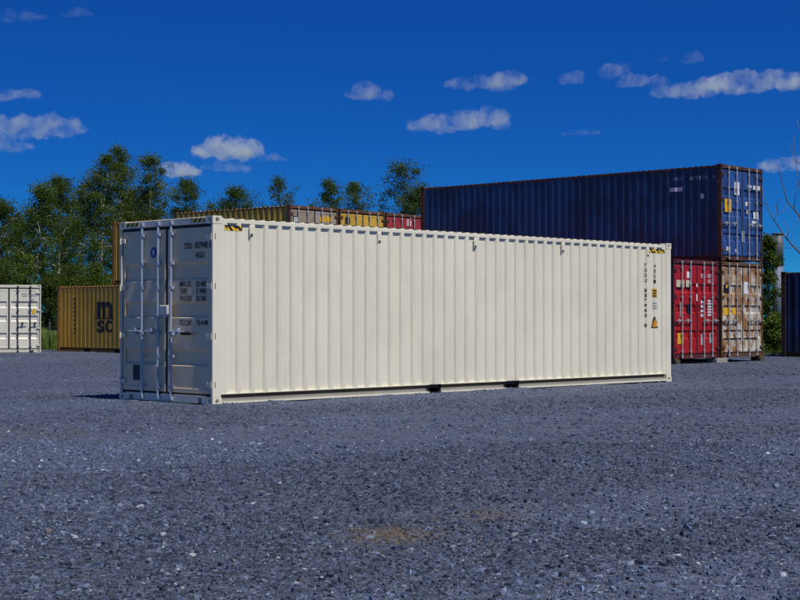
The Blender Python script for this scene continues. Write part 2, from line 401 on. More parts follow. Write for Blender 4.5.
# ------------------------------------------------------------------ shipping containers
WD = 2.438
class Box:
    "a shipping container; local x runs from the door end to the blind end, y across, z up"
    def __init__(s, label, loc, rz, L, H, side, door, frame, group='shipping containers in the yard', bars=None, lit='galv_old', detail=True, roof=True, vents=0, handles_z=1.12, gasket=True, pockets=None, hinge=None):
        s.L, s.H = L, H; s.slope = .024 if detail else .066; s.root = thing('shipping_container', label, 'container', loc, rz, group)
        s.R = Matrix.Rotation(-rz, 3, 'Z'); s.o = Vector(loc)
        r = s.root; W = WD
        # corner castings and posts
        for cx in (0, 1):
            for cy in (0, 1):
                X = (lambda a: a) if cx == 0 else (lambda a: L-a)
                Y = (lambda a: a) if cy == 0 else (lambda a: W-a)
                nx = -1 if cx == 0 else 1; ny = -1 if cy == 0 else 1
                for z0 in (0, H-.118):
                    b = MB()
                    b.hole_face((X(0), Y(.081), z0+.059), (0,1,0), (0,0,1), (nx,0,0), .162, .118, .032, .038, .05)
                    b.hole_face((X(.089), Y(0), z0+.059), (1,0,0), (0,0,1), (0,ny,0), .178, .118, .040, .036, .05)
                    for z in (z0, z0+.118): b.poly([(X(0),Y(0),z),(X(.178),Y(0),z),(X(.178),Y(.162),z),(X(0),Y(.162),z)])
                    b.poly([(X(.178),Y(0),z0),(X(.178),Y(.162),z0),(X(.178),Y(.162),z0+.118),(X(.178),Y(0),z0+.118)])
                    b.poly([(X(0),Y(.162),z0),(X(.178),Y(.162),z0),(X(.178),Y(.162),z0+.118),(X(0),Y(.162),z0+.118)])
                    b.build('corner_casting', frame, r)
                x0, x1 = sorted((X(.004), X(.172))); y0, y1 = sorted((Y(.004), Y(.055 if cx == 0 else .13)))
                MB().cbox(x0, x1, y0, y1, .118, H-.118, .008).build('corner_post', frame, r)
        # rails, sides, roof, floor, ends
        zb, zt = .170, H-.105
        s.fold = s.profile(.172, L-.172)
        s.pockets = pockets if pockets is not None else ([(L/2-1.22, L/2-.86), (L/2+.86, L/2+1.22)] if L > 8 else [(L/2-1.2, L/2-.85), (L/2+.85, L/2+1.2)])
        for cy in (0, 1):
            Y = (lambda a: a) if cy == 0 else (lambda a: W-a)
            MB().sheet(s.fold, zb-.004, zt+.02, lambda t, d, e: (t, Y(.018+d), e)).build('side_panel', side, r)
            y0, y1 = sorted((Y(.020), Y(.085))); MB().cbox(.178, L-.178, y0, y1, zt, H-.040, .006).build('top_side_rail', frame if not detail else side, r)
            cuts = [.178]+[c for p in s.pockets for c in p]+[L-.178]; b = MB()
            for k in range(0, len(cuts), 2):
                c0, c1 = cuts[k], cuts[k+1]
                ya, yb = sorted((Y(.082), Y(.096))); b.box(c0, c1, ya, yb, .03, zb+.002)
                ya, yb = sorted((Y(.008), Y(.0815))); b.box(c0, c1, ya, yb, .020, .044)
                ya, yb = sorted((Y(.014), Y(.0815))); b.box(c0, c1, ya, yb, zb-.010, zb+.004)
            b.build('bottom_side_rail', side if detail else frame, r)
            for p0, p1 in s.pockets:
                b = MB(); ya, yb = Y(.03), Y(.6)
                b.poly([(p0,ya,.03),(p0,yb,.03),(p0,yb,.16),(p0,ya,.16)]); b.poly([(p1,ya,.03),(p1,yb,.03),(p1,yb,.16),(p1,ya,.16)])
                b.poly([(p0,ya,.16),(p1,ya,.16),(p1,yb,.16),(p0,yb,.16)]); b.poly([(p0,yb,.03),(p1,yb,.03),(p1,yb,.16),(p0,yb,.16)])
                b.poly([(p0,ya,.03),(p1,ya,.03),(p1,yb,.03),(p0,yb,.03)]); b.build('fork_pocket', M['dark'], r)
        n = int((L-.4)/.209); rp = [(.18, 0)]
        for k in range(n):
            t = .2+k*.209; rp += [(t+.02, 0), (t+.035, .016), (t+.135, .016), (t+.15, 0)]
        rp.append((L-.18, 0))
        MB().sheet(rp, .03, W-.03, lambda t, d, e: (t, e, H-.0385+d)).build('roof', side, r)
        MB().box(.1, L-.05, .07, W-.07, .10, .160).build('floor', M['timber'], r)
        MB().sheet([(t, d) for t, d in s.profile(.13, W-.13)], .118, H-.09, lambda t, d, e: (L-.02-d, t, e)).build('end_panel', side, r)
        b = MB(); b.cbox(L-.09, L-.004, .162, W-.162, H-.115, H-.012); b.build('end_header', frame, r); MB().cbox(L-.09, L-.004, .162, W-.162, .02, .125).build('end_sill', frame, r)
        # door end
        MB().cbox(.002, .11, .164, W-.164, H-.116, H-.010, .006).build('door_header', frame, r)
        b = MB(); xs = [(.164, .275), (.375, W-.375), (W-.275, W-.164)]
        for ya, yb in xs: b.box(.004, .11, ya, yb, .018, .135)
        for ya, yb in ((.275, .375), (W-.375, W-.275)): b.box(.004, .11, ya, yb, .105, .135); b.box(.08, .11, ya, yb, .018, .105)
        b.build('door_sill', frame, r)
        d0, d1 = .170, H-.165; s.dz = (d0, d1); mid = W/2-.03
        b = MB(); b.box(.034, .11, .0560, W-.0560, d1+.001, H-.1185); b.box(.034, .11, .0560, W-.0560, .1355, d0-.001)
        for ya, yb in ((.0560, .0775), (mid-.0295, mid+.0295), (W-.0775, W-.0560)): b.box(.030, .11, ya, yb, d0-.0005, d1+.0005)
        b.build('door_gasket', M['black'], r); MB().box(.072, .11, .078, W-.078, d0, d1).build('door_lining', M['timber'], r)
        s.doors = []
        for (ya, yb) in ((.078, mid-.030), (mid+.030, W-.078)):
            b = MB(); fr = .05
            b.cbox(.020, .07, ya, ya+fr, d0, d1, .004); b.cbox(.020, .07, yb-fr, yb, d0, d1, .004)
            b.cbox(.0205, .07, ya+fr, yb-fr, d0, d0+.07, .004); b.cbox(.0205, .07, ya+fr, yb-fr, d1-.07, d1, .004)
            hD = d1-d0; pr = [(d0+.06, 0)]
            for c0, c1 in ((.17, .255), (.462, .545), (.69, .785)):
                pr += [(d0+c0*hD-.022, 0), (d0+c0*hD+.022, .036), (d0+c1*hD-.022, .036), (d0+c1*hD+.022, 0)]
            pr.append((d1-.06, 0))
            b.sheet(pr, ya+fr-.005, yb-fr+.005, lambda t, d, e: (.028+d, e, t))
            s.doors.append(b.build('door', door, r))
        hg = hinge or frame
        for di, yh in ((0, .012), (1, W-.012)):
            for fz in (.055, .345, .645, .94):
                z = d0+fz*(d1-d0); b = MB(); sg = 1 if di == 0 else -1
                ya, yb = sorted((yh+sg*.045, yh+sg*.155)); b.cbox(-.012 if not (detail and di == 0) else .006, .019, ya, yb, z-.035, z+.035, .004)
                b.tube([(-.012 if not (detail and di == 0) else .012, yh+sg*.035, z-.05), (-.012 if not (detail and di == 0) else .012, yh+sg*.035, z+.05)], .016, 6); b.build('hinge', hg, s.doors[di])
                if detail:
                    y_ = .0025 if di == 0 else W-.0025; MB().box(.045, .058, min(y_, y_+sg*.004), max(y_, y_+sg*.004), z-.045, z+.045).build('hinge_slot_shade', M['dark'], r)  # thin dark strip on the post, the slot's shade put in as colour
        if bars is None: bars = [(.40, 0), (.86, 0), (W-.86, 1), (W-.40, 1)]
        gm = M[lit]
        for yb, di in bars:
            b = MB(); b.tube([(-.022, yb, .05), (-.022, yb, H-.055)], .019, 8)
            for z in (.07, H-.075): b.cbox(-.040, .001, yb-.035, yb+.035, z-.028, z+.028, .004)
            for fz in (.03, .22, .36, .64, .79, .97):
                z = d0+fz*(d1-d0); b.box(-.036, .019, yb-.04, yb+.04, z-.022, z+.022)
            b.smooth = False; b.build('locking_bar', gm, s.doors[di])
            sg = 1 if di else -1
            hb = MB(); zz = handles_z
            hb.tube([(-.045, yb, zz), (-.05, yb+sg*.08, zz+.004), (-.035, yb+sg*.34, zz)], [.018, .014, .012], 6)
            hb.cbox(-.05, .018, yb+sg*.17-.03, yb+sg*.17+.03, zz-.05, zz+.05, .004)
            hb.build('handle', gm, s.doors[di])
    def profile(s, a, b):
        n = max(1, int((b-a-.06)/.278)); m = (b-a-n*.278+.070)/2; t = a+m; pr = [(a, 0)]
        for k in range(n):
            q = t+k*.278; e = s.slope; pr += [(q, 0), (q+e, .034), (q+.206-e, .034), (q+.206, 0)]
        pr.append((b, 0)); return pr
    def depth(s, x):
        return float(np.interp(x, [p[0] for p in s.fold], [p[1] for p in s.fold]))
    def hit(s, face, px, py):                       # local coordinates of a picture point on the door plane or a side plane
        o = s.R @ (Vector((0, 0, CH))-s.o); d = s.R @ ray(px, py)
        t = {'door': -o.x/d.x, 'side0': -o.y/d.y, 'sideW': (WD-o.y)/d.y}[face]; p = o+d*t
        return (p.y if face == 'door' else p.x), p.z
    def put(s, name, V, F, face, mat, parent, lift=.003):
        "flat outline V (u right, v up, as seen) laid on a face, following the corrugation"
        if face == 'door':
            P = [(.024-lift, -u, v) for u, v in V]; me = bpy.data.meshes.new(name); me.from_pydata(P, [], F)
        else:
            sg = 1 if face == 'side0' else -1
            bm = bmesh.new(); vs = [bm.verts.new((sg*u, 0, v)) for u, v in V]
            for f in F:
                try: bm.faces.new([vs[k] for k in f])
                except ValueError: pass
            lo = min(q.co.x for q in vs); hi = max(q.co.x for q in vs)
            for fx, _ in s.fold:
                if lo < fx < hi: bmesh.ops.bisect_plane(bm, geom=bm.verts[:]+bm.edges[:]+bm.faces[:], plane_co=(fx, 0, 0), plane_no=(1, 0, 0))
            for q in bm.verts:
                dd = .018+s.depth(q.co.x)-lift; q.co.y = dd if face == 'side0' else WD-dd
            me = bpy.data.meshes.new(name); bm.to_mesh(me); bm.free()
        me.update(); return link(name, me, mat, parent)
    def rect_px(s, face, x0, y0, x1, y1):
        a, za = s.hit(face, x0, (y0+y1)/2); b, zb = s.hit(face, x1, (y0+y1)/2); m = (x0+x1)/2
        zt = s.hit(face, m, y0)[1]; zl = s.hit(face, m, y1)[1]
        sg = 1 if face == 'side0' else -1
        return sg*a, zl, sg*b, zt                    # u0, v0, u1, v1 with u growing to the right as seen
    def panel(s, name, face, x0, y0, x1, y1, mat, parent=None, lift=.003):
        u0, v0, u1, v1 = s.rect_px(face, x0, y0, x1, y1)
        return s.put(name, [(u0,v0),(u1,v0),(u1,v1),(u0,v1)], [(0,1,2,3)], face, mat, parent or s.root, lift)
    def text(s, txt, face, x0, y0, x1, y1, mat, parent=None, bold=.012, name='lettering'):
        u0, v0, u1, v1 = s.rect_px(face, x0, y0, x1, y1); V, F = letters(txt, bold)
        P = [(u0+a*(u1-u0), v0+b*(v1-v0)) for a, b in V]
        return s.put(name, P, F, face, mat, parent or s.root, .008 if face == 'door' else .004)

def away_left(ax, ay, th):                           # long side runs away to the left; a = corner nearest the camera
    wv = Vector((cos(th), sin(th), 0)); return Vector((ax, ay, 0))+wv*WD, pi/2+th, wv, Vector((-sin(th), cos(th), 0))

GRP = 'shipping containers in the yard'
cream = paint('cream paint', (.77, .725, .575), .42, 0, .05, .13, seed=1)
creamd = paint('cream door paint warmed for shade', (.85, .655, .415), .40, 0, .05, .08, seed=2)  # cream with a warm cast painted in, offsetting blue skylight on the shaded doors
# --- the cream container in front
TH = .777
mp = (Vector((-2.8496, 22.8642, 0)), pi/2-TH)
tmp = Box.__new__(Box); tmp.R = Matrix.Rotation(-mp[1], 3, 'Z'); tmp.o = mp[0]
pk = [(tmp.hit('side0', 430, 388)[0], tmp.hit('side0', 442, 388)[0]), (tmp.hit('side0', 507, 386)[0], tmp.hit('side0', 520, 386)[0])]
bar_y = [(tmp.hit('door', 172, 300)[0], 0), (tmp.hit('door', 159, 300)[0], 1), (tmp.hit('door', 143, 300)[0], 1)]
main = Box('long cream high cube container with shaded door end, alone on the open gravel', mp[0], mp[1], 12.192, 2.896, cream, creamd, cream,
    bars=bar_y, lit='galv', pockets=pk, hinge=cream)
dr, dl = main.doors
T = M['ink']
main.text('TDDU', 'door', 183, 243, 191, 249, T, dr); main.text('837940', 'door', 194.0, 241.8, 206.6, 248.3, T, dr); main.text('8', 'door', 208.3, 241.2, 210, 247.7, T, dr)
main.text('45G1', 'door', 194.5, 252, 203, 258, T, dr)
for k, (a, b) in enumerate((('MAX.GR.', '30 480'), ('TARE', '3 940'), ('PAYLOAD', '26 540'))):
    y0 = 281.2+k*7.2
    main.text(a, 'door', 179, y0, 190.5 if k != 1 else 186, y0+5.6, T, dr); main.text(b, 'door', 195, y0, 205, y0+5.6, T, dr)
main.text('CU.CAP.', 'door', 178.5, 320, 191, 325.6, T, dr); main.text('76.4 M', 'door', 195.5, 320, 206.5, 325.4, T, dr)
hy, hz = main.hit('door', 181, 333.5); hy2 = main.hit('door', 195, 333.5)[0]
b = MB(); b.tube([(-.035, hy, hz), (-.045, hy+(hy2-hy)*.3, hz), (-.045, hy+(hy2-hy)*.75, hz+.005), (-.04, hy2, hz)], [.010, .026, .028, .012], 8); b.smooth = True; b.build('handle_grip', M['black'], dr)
# lock box over the join of the doors, roundel, plate
zb = main.hit('door', 167, 310)[1]; yb = main.hit('door', 167, 310)[0]
b = MB(); b.cbox(-.075, .018, yb-.10, yb+.11, zb-.075, zb+.075, .012); b.box(-.06, .018, yb-.07, yb+.07, zb-.11, zb-.076); b.build('lock_box', M['lockbox'], dr)
u0, v0, u1, v1 = main.rect_px('door', 149.5, 247, 155.5, 258)
V = [((u0+u1)/2+(u1-u0)/2*cos(t*pi/8), (v0+v1)/2+(v1-v0)/2*sin(t*pi/8)) for t in range(16)]
main.put('roundel', V, [tuple(range(16))], 'door', M['bluelogo'], dl)
V = [((u0+u1)/2+(u1-u0)*.22*cos(t*pi/2+pi/2), (v0+v1)/2+(v1-v0)*.36*sin(t*pi/2+pi/2)) for t in range(4)]
main.put('roundel_mark', V, [(0,1,2,3)], 'door', M['white_st'], dl, .006)
main.panel('data_plate', 'door', 132, 365, 138.5, 380, M['navy_st'], dl)
# hazard tape at the four top corners in view
for x0, x1, z in ((.178+.02, .178+.36, 0), (WD-.178-.36, WD-.178-.02, 0)):
    MB().box(-.003, .001, x0, x1, main.H-.085, main.H-.030).build('hazard_tape', M['hazard'], main.root)
for x0, x1 in ((.235, .62), (12.192-.235-.50, 12.192-.215)):
    u = [(x0, main.H-.215), (x1, main.H-.215), (x1, main.H-.135), (x0, main.H-.135)]
    main.put('hazard_tape', u, [(0,1,2,3)], 'side0', M['hazard'], main.root)
for px, py in ((252, 232), (380, 237.5), (476, 241.5), (563.5, 245.6), (648.5, 250)):
    x, z = main.hit('side0', px, py); z = main.H-.235; d = .018+.0
    v = MB(); v.box(x-.036, x+.036, d-.007, d-.001, z-.055, z+.10)
    v.poly([(x-.036, d-.007, z+.10), (x+.036, d-.007, z+.10), (x+.036, d, z+.12), (x-.036, d, z+.12)])
    vo = v.build('vent', cream, main.root)
    MB().box(x-.025, x+.025, d-.011, d-.0075, z-.048, z-.018).build('vent_slot_shade', M['dark'], vo)  # solid dark block stands in for the shade inside the vent opening
# vertical number and signs at the far end of the side
xa, xb = main.hit('side0', 645.6, 300)[0], main.hit('side0', 649.2, 300)[0]
for k, ch in enumerate('TDDU 837940 8'):
    if ch != ' ':
        z1 = main.hit('side0', 647, 263.5+k*5.0)[1]; V, F = letters(ch, .012)
        main.put('lettering', [(xa+.02+a*.052, z1-.075+b_*.075) for a, b_ in V], F, 'side0', T, main.root, .004)
xa = main.hit('side0', 654.5, 300)[0]
for k, ch in enumerate('45G1'):
    z1 = main.hit('side0', 656, 264+k*5.2)[1]; V, F = letters(ch, .012)
    main.put('lettering', [(xa+.02+a*.052, z1-.075+b_*.075) for a, b_ in V], F, 'side0', T, main.root, .004)
main.panel('height_sign', 'side0', 654, 288.5, 657.6, 297.5, M['yellow'])
for k in range(3): main.panel('sign_print', 'side0', 654.5, 290+k*2.6, 657.0, 291.3+k*2.6, T, lift=.006)
for k in range(3): main.panel('sign_print', 'side0', 654.3, 302.5+k*2.6, 657.6, 304+k*2.6, M['galv_old'])
def tri(x0, y0, x1, y1, mat, lift):
    u0, v0, u1, v1 = main.rect_px('side0', x0, y0, x1, y1)
    main.put('warning_triangle', [(u0, v0), (u1, v0), (u0+(u1-u0)*.35, v1)], [(0,1,2)], 'side0', mat, main.root, lift)
tri(653.0, 316, 660, 328, T, .003); tri(654.0, 318.5, 658.8, 327, M['orange'], .006)

# --- white container at the left edge
wp = paint('white paint', (.72, .69, .58), .5, .06, .05, .12, seed=3); wf = paint('white frame paint', (.66, .63, .53), .5, .25, .06, .2, seed=4)
rzw = radians(108); c0 = at(41, 352.8, 57.3); c0.z = 0
white = Box('white container end with closed doors, cut by the left picture edge', c0, rzw+radians(0), 6.058, 2.591, wp, wp, wf, detail=False, lit='dark')
white.text('TDDU 2', 'door', 21.5, 293, 29.5, 296.5, M['galv_old'], white.doors[0]); white.text('845', 'door', 31, 293, 36.5, 296.5, M['galv_old'], white.doors[0]); white.text('22G1', 'door', 30, 297.8, 34.5, 300.6, M['galv_old'], white.doors[0])
white.panel('sticker', 'door', 32.2, 309, 35.6, 314, M['yellow'], white.doors[0]); white.panel('sticker', 'door', 28, 309, 30.5, 314, M['galv_old'], white.doors[0])

# --- yellow container with the big black lettering
yel = paint('ochre paint', (.53, .305, .036), .55, .22, .12, .3, seed=5); yelf = paint('ochre frame paint', (.27, .13, .03), .6, .62, .15, .4, seed=6)
fp = at(57, 350, 59.9); o_, rz_, wv, lv = away_left(fp.x+6.058*sin(.80), fp.y-6.058*cos(.80), .80)
yc = Box('ochre yellow container on the ground with big black letters on its side', o_, rz_, 6.058, 2.591, yel, yel, yelf, detail=False)
K_ = M['ink']
yc.text('m', 'sideW', 96, 301.5, 111.5, 318.2, K_, bold=.045); yc.panel('lettering', 'sideW', 93.8, 318.0, 113.5, 319.2, K_)
yc.text('S', 'sideW', 96.5, 320, 103.4, 333, K_, bold=.045); yc.text('C', 'sideW', 104.8, 320, 111.2, 333, K_, bold=.045)
for k in range(9): yc.panel('lettering', 'sideW', 73.2, 298+k*4.2, 74.6, 300.6+k*4.2, K_)

# --- stack of ochre containers behind, only a strip shows left of the cream container
och2 = paint('orange ochre paint', (.50, .25, .03), .6, .35, .15, .35, seed=7)
THT = .8658; lvt = Vector((-sin(THT), cos(THT), 0)); wvt = Vector((cos(THT), sin(THT), 0))
far = at(112, 222, 70); n0 = far-lvt*6.058
for z, lab in ((0, 'ochre container under another, hidden behind the big lettered one'), (2.90, 'ochre container stacked high, its strip seen left of the cream doors')):
    o2 = Vector((n0.x, n0.y, z))+wvt*WD
    Box(lab, o2, pi/2+THT, 6.058, 2.896, och2, och2, yelf, detail=False)

# --- row of three double stacks behind the cream container
A0 = Vector((-3.7822, 51.7027, 0))
tan = paint('weathered tan paint', (.36, .30, .22), .6, .35, .2, .5, fade=(.30, .30, .33), seed=8)
ydoor = paint('yellow door paint', (.60, .39, .05), .55, .30, .12, .4, seed=9)
redd = paint('faded red paint', (.36, .035, .045), .55, .3, .15, .4, seed=10)
rustf = paint('rusty frame', (.12, .06, .035), .7, .8, .2, .4, seed=11)
row = [('tan', yel, tan, rustf, 'ochre sided container with weathered tan doors, top of the stack behind'),
       ('yellow', ydoor, ydoor, rustf, 'container with bright yellow doors in the top row behind'),
       ('red', redd, redd, rustf, 'faded red container in the top row, next to the long blue side')]
for k, (nm, sm, dm, fm, lab) in enumerate(row):
    for tier in (0, 1):
        o3 = A0+wvt*(WD+k*(WD+.10)); o3.z = tier*2.595+.05*tier
        bx = Box(lab if tier else 'lower container of a stack, under the one with %s doors' % nm, o3, pi/2+THT, 6.058, 2.591, sm, dm, fm, detail=False)
        if tier and k == 0:
            bx.panel('sticker', 'door', 293.5, 216, 299, 222, M['dark'], bx.doors[1]); bx.panel('sticker', 'door', 294.5, 217, 296, 222, M['white_st'], bx.doors[1], .006); bx.panel('sticker', 'door', 296.8, 217, 298.4, 222, M['white_st'], bx.doors[1], .006)
            bx.panel('sticker', 'door', 320, 216.3, 326, 222, M['yellow'], bx.doors[0]); bx.panel('sticker', 'door', 327, 216.6, 333, 222, M['yellow'], bx.doors[0])
        if tier and k == 1:
            bx.panel('sticker', 'door', 345.5, 217.5, 350.5, 224, M['dark'], bx.doors[1])
        if tier and k == 2:
            bx.panel('sticker', 'door', 407, 219, 409, 226, M['white_st'], bx.doors[0]); bx.panel('sticker', 'door', 410.5, 217, 411.6, 226, M['white_st'], bx.doors[0])

# --- long blue container on top of the rusty white one, red one beside
TB = .818; a0 = Vector((9.6216, 44.9417, 0)); lvb = Vector((-sin(TB), cos(TB), 0)); wvb = Vector((cos(TB), sin(TB), 0))
navy = paint('faded navy paint', (.013, .026, .082), .40, .20, .25, .22, fade=(.013, .060, .17), seed=12)
navyd = paint('blue door paint', (.022, .060, .20), .42, .10, .2, .2, fade=(.03, .10, .32), seed=13)
nfr = paint('rust eaten blue frame', (.055, .022, .020), .65, .66, .2, .3, seed=14)
red = paint('bright red paint', (.37, .011, .016), .42, .06, .1, .15, seed=15); redf = paint('dark red frame', (.10, .018, .02), .6, .45, .2, .4, seed=16)
rwh = paint('rust stained white paint', (.60, .58, .52), .6, .86, .12, .4, fade=(.48, .40, .28), seed=17, rcol=[(.3, (.09, .035, .014)), (.5, (.26, .115, .035)), (.7, (.42, .25, .09))]); rwf = paint('rust brown frame', (.10, .05, .025), .7, .8, .2, .4, seed=18)
ZB = .13
ob = a0+wvb*WD
rusty = Box('rust stained white container under the long blue one', Vector((ob.x, ob.y, ZB)), pi/2+TB, 12.192, 2.896, rwh, rwh, rwf, detail=False)
blue = Box('long navy blue container on top of the rusty white one', Vector((ob.x, ob.y, ZB+2.896+.03)), pi/2+TB, 12.192, 2.896, navy, navyd, nfr, detail=False)
orr = a0-wvb*.15
redb = Box('bright red container with white print, beside the rusty white one', Vector((orr.x, orr.y, ZB)), pi/2+TB, 12.192, 2.896, red, red, redf, detail=False)
M['faint_ink'] = plain('worn white lettering', (.24, .26, .31), .6); FI = M['faint_ink']
WI = M['white_ink']; Wd = M['white_st']
blue.text('TECK', 'sideW', 672.5, 177, 683, 180.6, FI); blue.text('878120', 'sideW', 689, 175.8, 707, 179.6, FI); blue.text('8', 'sideW', 712, 174.8, 715, 178.6, FI)
blue.panel('sticker', 'sideW', 669, 187.5, 682, 191.5, Wd); blue.panel('sticker', 'sideW', 700, 193.5, 703, 198.5, Wd)
bl, br = blue.doors[1], blue.doors[0]
for x0, y0, x1, y1, m, p in ((735, 182, 740, 195, Wd, bl), (748, 185, 752, 188, WI, br), (753.6, 186, 761, 190, WI, br), (746, 202, 749.5, 206, Wd, br),
    (725.5, 199, 732, 212, M['yellow'], bl), (754, 212, 759, 219, Wd, br), (752.5, 221, 757, 223.5, Wd, br), (727, 246.5, 731, 250.5, Wd, bl), (735.8, 249, 737.5, 252, Wd, bl), (747, 210, 749, 214, M['cream_st'], br)):
    blue.panel('sticker', 'door', x0, y0, x1, y1, m, p)
blue.panel('seal_plate', 'door', 742.6, 231, 745, 242, M['galv_old'], br)
rl, rr = redb.doors[1], redb.doors[0]
for x0, y0, x1, y1, m, p in ((687.4, 271.5, 690.2, 278, Wd, rl), (677, 280, 685, 287, M['cream_st'], rl), (686.6, 280, 692, 287, M['cream_st'], rl), (688, 304, 692, 314, M['navy_st'], rl),
    (678.2, 333, 684, 344, M['yellow'], rl), (697, 283.5, 699, 287, Wd, rr), (697, 294, 698.8, 301, Wd, rr)):
    redb.panel('sticker', 'door', x0, y0, x1, y1, m, p)
redb.text('TECU', 'door', 701, 274, 706, 278, WI, rr); redb.text('45G1', 'door', 708.4, 279.5, 712, 283, WI, rr); redb.text('42017', 'door', 708, 274, 713.2, 278, WI, rr)
for k in range(4): redb.panel('print', 'door', 701.3, 300.5+k*4.5, 704.8-.6*(k % 2), 303.3+k*4.5, WI, rr)
for k in range(6): redb.panel('print', 'door', 708.2, 300+k*2.8, 712.8-(k % 3)*.3, 301.8+k*2.8, WI, rr)
redb.panel('print', 'door', 701.4, 334, 704, 345, M['galv_old'], rr); redb.panel('print', 'door', 710, 333, 712.6, 343, M['galv_old'], rr)
redb.panel('print', 'door', 680.5, 302, 681.8, 317, M['galv_old'], rl)
ul, ur = rusty.doors[1], rusty.doors[0]
rusty.panel('sticker', 'door', 725.4, 283, 730.5, 292, M['navy_st'], ul); rusty.panel('sticker', 'door', 726.4, 284.5, 729.8, 288, M['yellow'], ul, .006)
rusty.panel('sticker', 'door', 724.2, 308, 731, 315, M['yellow'], ul); rusty.panel('sticker', 'door', 732.6, 308, 737, 314.5, M['yellow'], ul)
rusty.panel('print', 'door', 744.5, 282, 748.5, 294, M['white_st'], ur)
rusty.panel('sill_stripe', 'door', 724, 337.5, 758, 339.5, M['dark'], ul)
# --- navy container at the right edge
oc = at(781, 357, 51.15); oc.z = 0
navy2 = paint('dark navy paint', (.013, .020, .066), .45, .10, .2, .2, fade=(.015, .045, .15), seed=19)
oc2 = oc-lvb*12.192+wvb*WD
Box('dark navy container cut by the right picture edge', oc2, pi/2+TB, 12.192, 2.896, navy2, navy2, nfr, detail=False)

# --- blocks that carry the two lower containers of the stack
def block(p, mat, label, sx=.34, sy=.24, cat='block', nm='concrete_block'):
    b = MB(); b.cbox(-sx/2, sx/2, -sy/2, sy/2, -.03, ZB-.002, .012); o = b.build(nm, mat)
    o.location = p; o.rotation_euler = (0, 0, pi/2+TB); tag(o, label, cat, 'blocks under the containers')
q = lambda u, l: (a0.x+wvb.x*u+lvb.x*l, a0.y+wvb.y*u+lvb.y*l, 0)
block(q(-.075, .12), M['concrete'], 'pale concrete block between the red and rusty white containers', .36, .62)
block(q(-2.45, .12), M['timber'], 'dark timber block under the left corner of the red container', nm='timber_block')
block(q(2.30, .12), M['timber'], 'dark timber block under the right corner of the rusty container', nm='timber_block')
for u, lab in ((-2.45, 'timber block under the far left end of the red container'), (-.075, 'timber block under the far ends of red and rusty containers'), (2.30, 'timber block under the far right end of the rusty container')):
    block(q(u, 12.05), M['timber'], lab, nm='timber_block', sy=.62 if u > -1 and u < 0 else .24)

